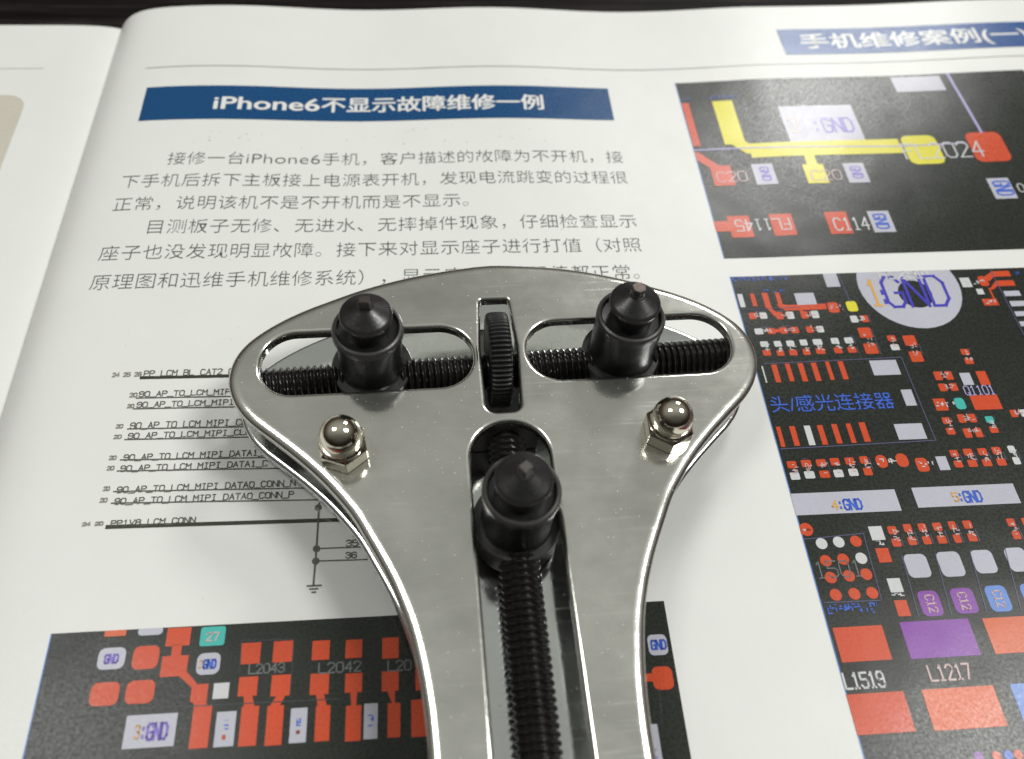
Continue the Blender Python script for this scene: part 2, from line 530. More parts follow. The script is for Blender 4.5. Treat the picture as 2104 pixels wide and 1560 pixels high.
PICS={
'upper':[
('N','blue',3.59,6.12,3.74,6.03),('N','blue',4.1,6.13,4.64,6.03),('R','red',3.57,5.98,3.7,4.81),('R','yellow',4.14,5.99,4.51,4.82),
('G','yellow',(4.13,4.84),(4.52,4.88),(4.6,4.77),(4.54,4.57),(4.47,4.57),(4.26,4.81)),('R','yellow',4.54,4.82,7.28,4.46),
('L','lilac',0.03,(3.57,4.71),(4.5,4.71),(7.29,4.63),(8.47,4.66)),('L','lilac',0.05,(8.82,6.54),(8.87,4.91)),('R','yellow',5.46,4.57,5.65,4.22),
('R','yellow',5.37,4.24,5.74,3.78),('O','yellow',7.33,4.89,7.97,4.17,0.13),('O','red',8.53,4.91,9.18,4.17,0.13),
('T','white','FL2024',7.29,4.68,8.73,4.31,0.028,0),('R','grey',5.31,5.76,6.69,4.82),('T','purple',':GND',5.82,5.4,6.57,5.04,0.035,0),
('T','cream','2',5.4,5.43,5.58,5.07,0.03,0),('R','grey',7.69,6.5,8.64,6.08),('C','grey',11.78,7.01,1.55),
('G','red',(3.56,4.67),(3.63,4.65),(3.93,4.29),(4.11,4.28),(3.79,4.12),(3.76,4.24),(3.56,4.46)),('R','red',3.75,4.3,4.11,3.81),
('T','pink','C20',3.83,4.13,4.34,3.9,0.02,0),('R','grey',4.48,4.3,4.85,3.8),('T','purple','GND',4.61,4.21,4.75,3.89,0.025,-90),
('R','grey',6.09,4.24,6.46,3.77),('T','purple','GND',6.2,4.15,6.37,3.88,0.025,-90),('T','pink','C20',5.47,4.08,5.99,3.85,0.02,0),
('R','grey',8.52,3.77,8.91,3.29),('T','blue','GND',8.6,3.69,8.88,3.37,0.03,-90),('T','white','04',9.0,3.61,9.24,3.43,0.02,0),
('R','red',3.79,3.1,4.16,2.62),('R','red',3.55,2.99,3.84,2.76),('R','red',4.5,3.11,4.88,2.63),('T','white','FL1145',3.9,3.0,4.81,2.76,0.022,180),
('R','red',5.44,3.11,5.82,2.62),('T','white','C114',5.55,2.96,6.13,2.7,0.025,0),('R','grey',6.18,3.1,6.55,2.63),
('T','blue','GND',6.26,3.02,6.46,2.71,0.03,-90),],
'main':[
('N','blue',3.57,1.82,4.52,1.69),('R','white',3.6,1.45,3.68,1.19),('R','grey',5.06,1.81,5.28,1.53),('R','grey',4.5,1.43,4.81,1.2),
('R','red',3.8,1.45,3.87,1.2),('R','red',3.99,1.46,4.08,1.18),('G','red',(3.97,1.21),(4.09,1.2),(4.09,1.13),(4.18,1.03),(4.08,1.0),(4.03,1.11)),
('R','red',4.2,1.46,4.27,1.2),('G','red',(4.17,1.22),(4.28,1.23),(4.34,1.19),(4.29,1.12),(4.22,1.14)),('R','red',4.27,1.21,4.94,1.1),
('R','red',4.51,1.14,4.56,1.01),('N','blue',4.0,1.52,4.14,1.47),('N','blue',4.18,1.51,4.36,1.46),('O','red',4.96,1.23,5.13,1.03,0.04),
('N','pink',4.96,1.18,5.19,1.08),('O','yellow',5.26,1.24,5.43,1.04,0.05),('H','red','white',3.69,1.08,3.97,0.96),
('H','red','white',4.11,1.08,4.39,0.94),('H','red','white',4.5,1.08,4.78,0.94),('H','red','white',4.51,0.79,4.78,0.67),
('H','white','red',5.25,0.96,5.53,0.83),('H','white','red',3.71,0.78,4.03,0.67),('H','red','red',4.1,0.79,4.39,0.67),('R','red',3.96,0.76,4.18,0.7),
('V','white','red',3.74,0.54,3.86,0.28),('V','white','red',3.95,0.54,4.06,0.27),('V','white','red',4.14,0.54,4.26,0.27),
('V','white','red',4.35,0.55,4.46,0.27),('V','white','red',4.55,0.55,4.69,0.28),('V','white','red',4.83,0.56,4.95,0.28),
('V','white','red',5.04,0.56,5.17,0.28),('V','red','red',5.3,0.73,5.5,0.25),('V','red','white',5.71,0.57,5.84,0.3),
('V','red','red',5.95,0.56,6.14,0.08),('V','red','red',6.76,0.28,6.89,0.01),('C','grey',6.38,1.5,0.82),('C','black',6.43,1.34,0.27),
('T','white','BS2501',5.96,1.82,6.82,1.65,0.03,0),('T','amber','1',5.69,1.63,5.86,1.14,0.045,0),('T','navy',':',5.81,1.49,6.01,1.13,0.06,0),
('T','navy','GND',5.95,1.68,6.94,1.1,0.05,0),('R','white',7.25,1.63,7.41,1.44),('O','red',7.55,1.65,7.7,1.45,0.05),('R','red',7.81,1.74,8.12,1.63),
('G','red',(7.64,1.62),(7.81,1.72),(7.84,1.64),(7.72,1.54)),('R','red',7.82,1.55,8.12,1.44),
('G','red',(7.82,1.54),(7.84,1.46),(7.73,1.38),(7.66,1.38)),('R','white',7.44,1.4,7.55,1.29),('R','red',7.65,1.41,7.68,1.19),
('R','red',7.46,1.2,7.7,1.07),('N','blue',8.15,1.71,8.36,1.65),('N','white',7.46,1.18,7.67,1.09),('N','white',7.29,1.58,7.64,1.49),
('R','grey',7.87,1.34,8.13,1.24),('R','grey',7.89,1.14,8.15,1.04),('R','grey',7.89,0.94,8.15,0.85),('R','grey',7.89,0.75,8.15,0.66),
('L','line',0.014,(7.82,1.86),(7.87,0.39)),('L','line',0.014,(5.31,1.8),(5.34,1.23)),('L','line',0.01,(3.59,1.14),(4.51,1.16)),
('H','white','red',7.41,1.87,7.71,1.8),('L','line',0.014,(3.71,0.14),(5.81,0.17),(5.84,-1.23),(3.6,-1.27)),('R','red',3.81,0.12,3.89,-0.19),
('R','red',4.02,0.13,4.09,-0.18),('R','red',4.21,0.13,4.29,-0.19),('R','red',4.41,0.13,4.49,-0.19),('R','red',4.63,0.14,4.69,-0.18),
('R','red',4.82,0.14,4.9,-0.18),('R','red',3.62,-0.92,3.68,-1.24),('R','red',3.81,-0.92,3.89,-1.23),('R','red',4.21,-0.92,4.29,-1.23),
('R','red',4.42,-0.91,4.5,-1.22),('R','red',4.63,-0.91,4.7,-1.22),('R','red',4.82,-0.9,4.91,-1.21),('R','white',3.66,0.1,3.68,-0.19),
('R','white',4.02,-0.92,4.11,-1.23),('R','grey',5.3,0.13,5.71,-0.13),('R','grey',5.61,-0.39,5.77,-0.66),('R','grey',5.32,-0.95,5.73,-1.2),
('K','blue','头/感光连接器',3.63,-0.56,5.44,0.3,0.25),('V','red','white',3.63,-1.46,3.76,-1.74),('V','red','white',3.83,-1.45,3.97,-1.73),
('V','red','white',4.24,-1.44,4.37,-1.73),('V','red','white',4.45,-1.44,4.58,-1.72),('V','red','red',4.04,-1.45,4.18,-1.73),
('V','red','red',4.66,-1.43,4.78,-1.72),('V','red','red',5.97,-1.39,6.09,-1.66),('V','red','red',6.17,-1.38,6.3,-1.66),
('V','red','red',6.38,-1.38,6.51,-1.66),('V','red','red',6.59,-1.37,6.72,-1.66),('V','white','white',6.83,-1.36,6.93,-1.65),
('O','red',4.88,-1.42,5.04,-1.62,0.08),('O','red',5.17,-1.41,5.34,-1.62,0.08),('N','white',4.88,-1.48,5.19,-1.57),('O','red',5.43,-1.49,5.6,-1.7,0.05),
('R','grey',5.74,-1.48,5.89,-1.69),('N','white',5.43,-1.55,5.68,-1.63),('H','red','red',6.2,-0.1,6.48,-0.25),('H','red','red',6.2,-0.31,6.48,-0.44),
('R','grey',6.59,-0.14,6.75,-0.35),('R','red',6.85,-0.12,7.0,-0.36),('R','red',6.6,-0.53,7.02,-0.77),
('T','lilac','Q1101',6.56,-0.37,7.01,-0.52,0.016,0),('R','red',6.03,-0.56,6.21,-0.76),('O','teal',6.34,-0.56,6.49,-0.75,0.05),
('N','white',6.03,-0.62,6.34,-0.71),('V','red','red',6.05,-0.87,6.17,-1.15),('H','red','red',6.29,-0.83,6.56,-0.97),
('V','teal','red',6.69,-0.88,6.81,-1.15),('H','red','red',6.29,-1.06,6.56,-1.21),('H','red','white',7.1,-0.79,7.35,-0.91),
('R','grey',3.51,-1.94,5.0,-2.25),('T','amber','4',4.08,-2.07,4.16,-2.19,0.02,0),('T','blue',':GND',4.16,-2.06,4.48,-2.2,0.026,0),
('R','grey',5.24,-1.93,6.68,-2.22),('T','amber','5',5.77,-2.03,5.84,-2.15,0.02,0),('T','blue',':GND',5.84,-2.02,6.16,-2.17,0.026,0),
('C','red',3.64,-2.45,0.09),('R','white',3.59,-2.44,3.7,-2.47),('L','line',0.012,(3.57,-2.58),(4.38,-2.54),(4.34,-3.42),(3.61,-3.41)),
('C','white',3.79,-2.65,0.075),('C','white',4.02,-2.64,0.075),('C','red',4.25,-2.64,0.075),('C','red',3.78,-2.88,0.075),('C','red',4.01,-2.87,0.075),
('C','white',4.25,-2.87,0.075),('C','red',3.78,-3.1,0.075),('C','red',4.02,-3.09,0.075),('C','red',4.25,-3.08,0.075),('C','red',3.78,-3.32,0.075),
('C','red',4.02,-3.32,0.075),('C','red',4.25,-3.32,0.075),('T','dim','1501',3.61,-2.89,4.21,-3.1,0.016,0),('N','blue',3.6,-3.44,4.26,-3.57),
('R','white',4.47,-2.45,4.65,-2.64),('R','red',4.47,-2.75,4.64,-2.94),('R','white',4.49,-3.15,4.66,-3.33),('R','red',4.49,-3.43,4.65,-3.63),
('N','white',4.5,-2.65,4.61,-2.73),('N','white',4.48,-3.34,4.65,-3.43),('V','red','red',4.72,-2.46,4.84,-2.74),('V','red','red',4.94,-2.44,5.05,-2.73),
('V','red','red',5.14,-2.44,5.25,-2.73),('V','red','red',5.34,-2.44,5.46,-2.73),('V','red','red',5.56,-2.43,5.66,-2.73),
('V','red','red',5.76,-2.43,5.88,-2.72),('V','red','red',6.37,-2.43,6.48,-2.72),('V','red','red',6.58,-2.43,6.69,-2.71),
('O','grey',4.8,-2.85,5.1,-3.16,0.07),('O','grey',5.24,-2.84,5.55,-3.17,0.07),('O','grey',5.7,-2.84,5.99,-3.15,0.07),
('O','grey',6.16,-2.83,6.44,-3.15,0.07),('O','violet',4.81,-3.33,5.08,-3.65,0.07),('T','pink','C12',4.9,-3.39,5.01,-3.6,0.016,-90),
('L','line',0.012,(4.79,-2.87),(4.74,-3.65)),('O','violet',5.24,-3.32,5.54,-3.64,0.07),('T','pink','C12',5.33,-3.38,5.44,-3.59,0.016,-90),
('L','line',0.012,(5.24,-2.86),(5.16,-3.65)),('O','sky',5.7,-3.31,5.98,-3.64,0.07),('T','pink','C12',5.79,-3.38,5.9,-3.58,0.016,-90),
('L','line',0.012,(5.71,-2.85),(5.62,-3.64)),('O','sky',6.17,-3.31,6.43,-3.64,0.07),('T','pink','C12',6.25,-3.38,6.36,-3.59,0.016,-90),
('L','line',0.012,(6.19,-2.85),(6.07,-3.64)),('R','red',3.62,-3.72,4.24,-4.13),('R','violet',4.47,-3.7,5.35,-4.14),
('R','orange',5.53,-3.71,6.43,-4.14),('T','white','L1519',3.58,-4.26,4.06,-4.43,0.025,0),('T','pink','L1217',4.63,-4.23,5.14,-4.4,0.022,0),
('R','red',3.56,-4.49,4.25,-4.93),('R','orange',4.47,-4.49,5.35,-4.94),('R','sky',5.56,-4.49,6.49,-4.93),('C','violet',4.88,-5.23,0.05),
('C','red',5.09,-5.24,0.05),('C','blue',5.23,-5.24,0.05),('C','red',5.35,-5.24,0.05),],
'lower':[
('R','orange',-4.93,-3.28,-4.69,-3.35),('O','grey',-4.56,-3.26,-4.28,-3.36,0.05),('R','red',-4.23,-3.29,-3.96,-3.5),
('R','red',-4.15,-3.48,-4.04,-3.63),('R','red',-4.24,-3.61,-3.95,-3.84),('G','red',(-4.06,-3.81),(-3.97,-3.77),(-3.82,-3.93),(-3.85,-3.99)),
('R','red',-3.87,-3.94,-3.69,-4.13),('G','red',(-3.84,-4.11),(-3.7,-4.12),(-3.66,-4.2),(-3.8,-4.22)),('R','red',-3.82,-4.18,-3.62,-4.61),
('O','teal',-3.85,-3.3,-3.57,-3.52,0.03),('T','pink','27',-3.78,-3.37,-3.64,-3.46,0.015,0),('O','grey',-4.95,-3.48,-4.65,-3.72,0.07),
('O','red',-4.57,-3.48,-4.28,-3.74,0.07),('O','grey',-3.85,-3.6,-3.59,-3.84,0.07),('O','red',-4.96,-3.86,-4.65,-4.11,0.07),
('O','red',-4.58,-3.86,-4.27,-4.11,0.07),('T','purple','GND',-4.87,-3.56,-4.73,-3.65,0.022,0),('T','blue','GND',-3.77,-3.68,-3.64,-3.77,0.022,0),
('T','amber','2',-3.82,-3.68,-3.79,-3.76,0.012,0),('R','white',-3.63,-3.94,-3.46,-4.11),('R','grey',-4.52,-4.23,-3.98,-4.57),
('T','purple',':GND',-4.35,-4.33,-4.07,-4.49,0.028,0),('T','amber','3',-4.41,-4.34,-4.36,-4.47,0.016,0),('R','red',-3.37,-3.51,-3.15,-3.75),
('R','red',-3.01,-3.51,-2.79,-3.75),('R','red',-2.57,-3.53,-2.37,-3.75),('R','red',-3.36,-3.89,-3.15,-4.1),
('G','red',(-3.29,-4.09),(-3.2,-4.09),(-3.16,-4.22),(-3.28,-4.21)),('R','red',-3.3,-4.21,-3.11,-4.62),('R','red',-3.0,-3.89,-2.79,-4.12),
('G','red',(-2.93,-4.11),(-2.83,-4.11),(-2.89,-4.23),(-3.0,-4.23)),('R','red',-3.02,-4.22,-2.84,-4.63),('R','red',-2.57,-3.9,-2.36,-4.13),
('G','red',(-2.5,-4.12),(-2.41,-4.13),(-2.37,-4.26),(-2.47,-4.26)),('R','red',-2.49,-4.25,-2.33,-4.62),('R','grey',-3.56,-4.25,-3.35,-4.61),
('R','grey',-2.76,-4.26,-2.58,-4.62),('N','blue',-3.49,-4.34,-3.42,-4.46),('N','blue',-2.7,-4.37,-2.64,-4.48),('R','orange',-3.48,-4.49,-3.44,-4.54),
('R','orange',-2.69,-4.49,-2.65,-4.53),('T','dim','L2043',-3.26,-3.76,-2.87,-3.86,0.016,0),
('L','line2',0.012,(-3.36,-3.84),(-3.38,-3.48),(-2.78,-3.5),(-2.78,-4.14)),('L','line2',0.012,(-5.23,-4.15),(-3.83,-4.17),(-2.22,-4.19)),
('R','red',-2.19,-3.54,-2.0,-3.75),('R','red',-1.77,-3.54,-1.58,-3.78),('T','dim','L2042',-2.48,-3.79,-2.01,-3.9,0.016,0),
('T','dim','L20',-1.7,-3.81,-1.44,-3.92,0.016,0),('R','red',-2.18,-3.92,-1.99,-4.13),
('G','red',(-2.12,-4.11),(-2.04,-4.12),(-2.05,-4.28),(-2.1,-4.28)),('R','red',-2.16,-4.27,-1.99,-4.64),('R','red',-1.77,-3.92,-1.58,-4.14),
('G','red',(-1.71,-4.13),(-1.62,-4.13),(-1.62,-4.28),(-1.65,-4.28)),('R','red',-1.7,-4.27,-1.56,-4.63),('R','red',-1.39,-3.92,-1.25,-4.15),
('R','red',-1.44,-4.25,-1.23,-4.64),('R','grey',-1.96,-4.26,-1.81,-4.63),('N','blue',-1.92,-4.38,-1.85,-4.5),('O','grey',1.34,-3.68,1.57,-3.92,0.06),
('T','blue','GND',1.38,-3.75,1.55,-3.85,0.022,0),('O','red',1.33,-4.05,1.57,-4.31,0.07),('R','red',1.21,-4.12,1.33,-4.21),
('N','blue',1.17,-4.93,1.25,-5.03),('R','grey',1.17,-4.67,1.3,-5.11),('L','line2',0.012,(1.39,-4.3),(1.35,-4.68)),],
'schematic':[
('T','ink','PP_LCM_BL_CAT2_C',-5.08,0.32,-3.88,0.23,0.012,0),('T','num','24 25 26',-5.5,0.3,-5.12,0.24,0.013,0),
('L','green',0.045,(-5.11,0.21),(-3.34,0.19)),('T','ink','90_AP_TO_LCM_MIPI',-5.09,-0.02,-3.81,-0.1,0.012,0),
('T','num','20',-5.21,-0.04,-5.12,-0.1,0.013,0),('L','ink',0.016,(-5.12,-0.12),(-2.39,-0.16)),
('T','ink','90_AP_TO_LCM_MIPI',-5.09,-0.19,-3.82,-0.27,0.012,0),('T','num','20',-5.21,-0.22,-5.13,-0.27,0.013,0),
('L','ink',0.016,(-5.13,-0.29),(-2.38,-0.33)),('T','ink','90_AP_TO_LCM_MIPI_CLK',-5.12,-0.51,-3.54,-0.6,0.012,0),
('T','num','20',-5.3,-0.53,-5.22,-0.58,0.013,0),('L','ink',0.016,(-5.15,-0.6),(-2.37,-0.65)),
('T','ink','90_AP_TO_LCM_MIPI_CLK',-5.12,-0.67,-3.55,-0.75,0.012,0),('T','num','20',-5.3,-0.69,-5.21,-0.74,0.013,0),
('L','ink',0.016,(-5.16,-0.76),(-2.36,-0.81)),('T','ink','90_AP_TO_LCM_MIPI_DATA1_C',-5.12,-0.99,-3.28,-1.07,0.012,0),
('T','num','20',-5.3,-1.0,-5.22,-1.05,0.013,0),('L','ink',0.016,(-5.16,-1.06),(-2.35,-1.13)),
('T','ink','90_AP_TO_LCM_MIPI_DATA1_C',-5.13,-1.15,-3.29,-1.23,0.012,0),('T','num','20',-5.3,-1.15,-5.22,-1.2,0.013,0),
('L','ink',0.016,(-5.17,-1.22),(-2.34,-1.29)),('T','ink','90_AP_TO_LCM_MIPI_DATA0_CONN_N',-5.12,-1.45,-2.91,-1.53,0.012,0),
('T','num','20',-5.29,-1.44,-5.22,-1.49,0.013,0),('L','ink',0.016,(-5.16,-1.51),(-2.33,-1.58)),
('T','ink','90_AP_TO_LCM_MIPI_DATA0_CONN_P',-5.12,-1.61,-2.92,-1.69,0.012,0),('T','num','20',-5.3,-1.6,-5.22,-1.65,0.013,0),
('L','ink',0.016,(-5.16,-1.67),(-2.32,-1.75)),('T','ink','PP1V8_LCM_CONN',-5.11,-1.91,-4.1,-1.98,0.012,0),
('T','num','24 20',-5.45,-1.92,-5.21,-1.96,0.013,0),('L','green',0.05,(-5.15,-1.99),(-2.31,-2.03)),
('L','ink',0.022,(-2.59,-1.79),(-2.59,-2.4),(-2.6,-2.86)),('C','ink',-2.6,-1.85,0.045),('C','ink',-2.59,-2.4,0.045),('C','ink',-2.59,-2.56,0.045),
('L','ink',0.016,(-2.59,-2.4),(-1.52,-2.41)),('L','ink',0.016,(-2.59,-2.56),(-1.52,-2.58)),('T','ink','35',-2.23,-2.31,-2.09,-2.39,0.013,0),
('T','ink','36',-2.23,-2.47,-2.1,-2.54,0.013,0),('L','ink',0.022,(-2.67,-2.87),(-2.51,-2.87)),('L','ink',0.02,(-2.64,-2.91),(-2.55,-2.91)),
('L','ink',0.02,(-2.61,-2.95),(-2.57,-2.95)),],
'title':[
('R','banner',-6.05,6.42,2.25,5.53),('K','print_white','iPhone6',-4.82,5.96,-3.01,0.46,1.0),('K','print_white','不显示故障维修一例',-2.97,5.96,0.99,0.44,1.0),],
'body':[
('K','ink2','接修一台',-5.4,4.56,-4.17,0.33,0),('K','ink2','iPhone6',-4.12,4.56,-2.92,0.33,0),('K','ink2','手机，客户描述的故障为不开机，接',-2.88,4.56,2.26,0.33,0),
('K','ink2','下手机后拆下主板接上电源表开机，发现电流跳变的过程很',-6.06,4.05,2.26,0.33,0),('K','ink2','正常，说明该机不是不开机而是不显示。',-6.09,3.54,-0.47,0.33,0),
('K','ink2','目测板子无修、无进水、无摔掉件现象，仔细检查显示',-5.47,3.03,2.26,0.33,0),('K','ink2','座子也没发现明显故障。接下来对显示座子进行打值（对照',-6.11,2.51,2.25,0.33,0),
('K','ink2','原理图和迅维手机维修系统），显示座子对地阻值都正常。',-6.13,1.94,2.13,0.33,0),],
'header':[
('R','banner2',5.86,8.06,12.6,7.26),('K','print_white','手机维修案例(一)',6.25,7.66,10.86,0.5,1.0),('L','rule',0.02,(-6.15,6.98),(12.6,6.98)),],
}


# ------------------------------------------------------------------ the desk
def sst(a, b, x):
    t = min(1, max(0, (x - a) / (b - a)))
    return t * t * (3 - 2 * t)


DESK_Z = -0.62
bm = bmesh.new()
box(bm, -60, -45, DESK_Z - 3, 60, 40, DESK_Z, 0.15)
desk = link("desk_top", to_mesh(bm, "desk_top"), DESK)
desk["kind"] = "structure"
desk["label"] = "black wooden desk top seen behind the magazine"


# ------------------------------------------------------------------ the open magazine
def page_z(x, y):
    """height of the right page: sinks into the gutter, waves along the head, lifts at the far right"""
    z = .042 * math.cos(2 * math.pi * (x - .2) / 5.05) * sst(0, 8, y) * (1 - .6 * sst(3, 6, x))
    z += .042 * max(0, x - 3.6) * sst(-3, 7.5, y) * sst(3.2, 5.5, x)
    z -= .52 * math.exp(-(x + 7.12) / .29)
    return z


def left_z(x, y):
    return -.39 - .12 * math.exp((x + 7.0) / .35) + .03 * math.sin((x + 7) * .5)


def arange(a, b, s):
    n = max(1, round(abs(b - a) / s))
    return [a + (b - a) * i / n for i in range(n + 1)]


def sheet(name, xs, ys, fz, thick, mat, parent):
    """a leaf of paper with real thickness, following fz; thick=None reaches down to the desk"""
    bm = bmesh.new()
    nx, ny = len(xs), len(ys)
    top = [[bm.verts.new((x, y, fz(x, y))) for x in xs] for y in ys]
    low = [[bm.verts.new((x, y, (fz(x, y) - thick) if thick else DESK_Z + 0.004)) for x in xs] for y in ys]
    for j in range(ny - 1):
        for i in range(nx - 1):
            bm.faces.new((top[j][i], top[j][i + 1], top[j + 1][i + 1], top[j + 1][i]))
            bm.faces.new((low[j][i], low[j + 1][i], low[j + 1][i + 1], low[j][i + 1]))
    for j in range(ny - 1):
        for i in (0, nx - 1):
            bm.faces.new((top[j][i], top[j + 1][i], low[j + 1][i], low[j][i]))
    for i in range(nx - 1):
        for j in (0, ny - 1):
            bm.faces.new((top[j][i], top[j][i + 1], low[j][i + 1], low[j][i]))
    return link(name, to_mesh(bm, name), mat, parent, 40)


magazine = empty("magazine", (-7.1, -5.0, DESK_Z))
magazine["label"] = "open repair magazine with blue banner and printed circuit pictures, lying on black desk"
magazine["category"] = "magazine"


def in_magazine(o):
    o.parent = magazine
    o.matrix_parent_inverse = Matrix.Translation((7.1, 5.0, -DESK_Z))
    return o


YT = 8.84
ys_page = arange(-19.5, -6, .9)[:-1] + arange(-6, YT, .14)
xs_right = arange(-7.12, -5.6, .05)[:-1] + arange(-5.6, 12.4, .15)[:-1] + arange(12.4, 13.6, .4)
right_page = in_magazine(sheet("right_page", xs_right, ys_page, page_z, 0.012, PAPER, None))
right_page["label"] = "right page with text column and circuit pictures"
xs_left = arange(-27.8, -10, .9)[:-1] + arange(-10, -8, .15)[:-1] + arange(-8, -7.0, .05)
left_page = in_magazine(sheet("left_page", xs_left, ys_page, left_z, 0.012, PAPER, None))
left_page["label"] = "left page with the edge of a beige panel"
lower_block = in_magazine(sheet("page_block", arange(-7.0, 13.5, .4), arange(-19.4, YT - .05, .6),
                                lambda x, y: min(-.16, page_z(x, y) - .06) if x > -6.7 else -.59, None, PAPER_EDGE, None))
left_block = in_magazine(sheet("page_block", arange(-27.6, -7.0, .4), arange(-19.4, YT - .05, 4),
                               lambda x, y: left_z(x, y) - .04, None, PAPER_EDGE, None))

# single-stroke letters on a 4 x 6 field, as printed by board-layout software
STROKES = {
    '0': ["0,1 0,5 1,6 3,6 4,5 4,1 3,0 1,0 0,1"], '1': ["1,5 2,6 2,0", "1,0 3,0"], '2': ["0,5 1,6 3,6 4,5 4,4 0,0 4,0"],
    '3': ["0,5 1,6 3,6 4,5 4,4 3,3 1.5,3", "3,3 4,2 4,1 3,0 1,0 0,1"], '4': ["3,0 3,6 0,2 4,2"],
    '5': ["4,6 0,6 0,3.4 3,3.4 4,2.6 4,1 3,0 1,0 0,1"], '6': ["4,5 3,6 1,6 0,5 0,1 1,0 3,0 4,1 4,2.5 3,3.3 0,3"],
    '7': ["0,6 4,6 1.5,0"], '8': ["1,3.2 0,4 0,5 1,6 3,6 4,5 4,4 3,3.2 1,3.2 0,2.2 0,1 1,0 3,0 4,1 4,2.2 3,3.2"],
    '9': ["0,1 1,0 3,0 4,1 4,5 3,6 1,6 0,5 0,3.7 1,3 4,3.2"], 'A': ["0,0 2,6 4,0", "0.7,2.2 3.3,2.2"],
    'B': ["0,0 0,6 3,6 4,5 4,4 3,3.2 0,3.2", "3,3.2 4,2.2 4,1 3,0 0,0"], 'C': ["4,5 3,6 1,6 0,5 0,1 1,0 3,0 4,1"],
    'D': ["0,0 0,6 2.6,6 4,4.6 4,1.4 2.6,0 0,0"], 'F': ["0,0 0,6 4,6", "0,3.2 3,3.2"],
    'G': ["4,5 3,6 1,6 0,5 0,1 1,0 3,0 4,1 4,2.8 2.4,2.8"], 'I': ["2,0 2,6", "0.8,6 3.2,6", "0.8,0 3.2,0"],
    'K': ["0,0 0,6", "4,6 0,2.6", "1.4,3.6 4,0"], 'L': ["0,6 0,0 4,0"], 'M': ["0,0 0,6 2,3 4,6 4,0"],
    'N': ["0,0 0,6 4,0 4,6"], 'O': ["0,1 0,5 1,6 3,6 4,5 4,1 3,0 1,0 0,1"], 'P': ["0,0 0,6 3,6 4,5 4,4 3,3 0,3"],
    'Q': ["0,1 0,5 1,6 3,6 4,5 4,1 3,0 1,0 0,1", "2.6,1.4 4.2,-0.4"], 'R': ["0,0 0,6 3,6 4,5 4,4 3,3 0,3", "2,3 4,0"],
    'S': ["4,5 3,6 1,6 0,5 0,4 1,3.2 3,2.8 4,2 4,1 3,0 1,0 0,1"], 'T': ["0,6 4,6", "2,6 2,0"], 'V': ["0,6 2,0 4,6"],
    '_': ["-0.6,-0.8 4.6,-0.8"], ':': ["2,4 2,4.6", "2,1 2,1.6"], ' ': []}


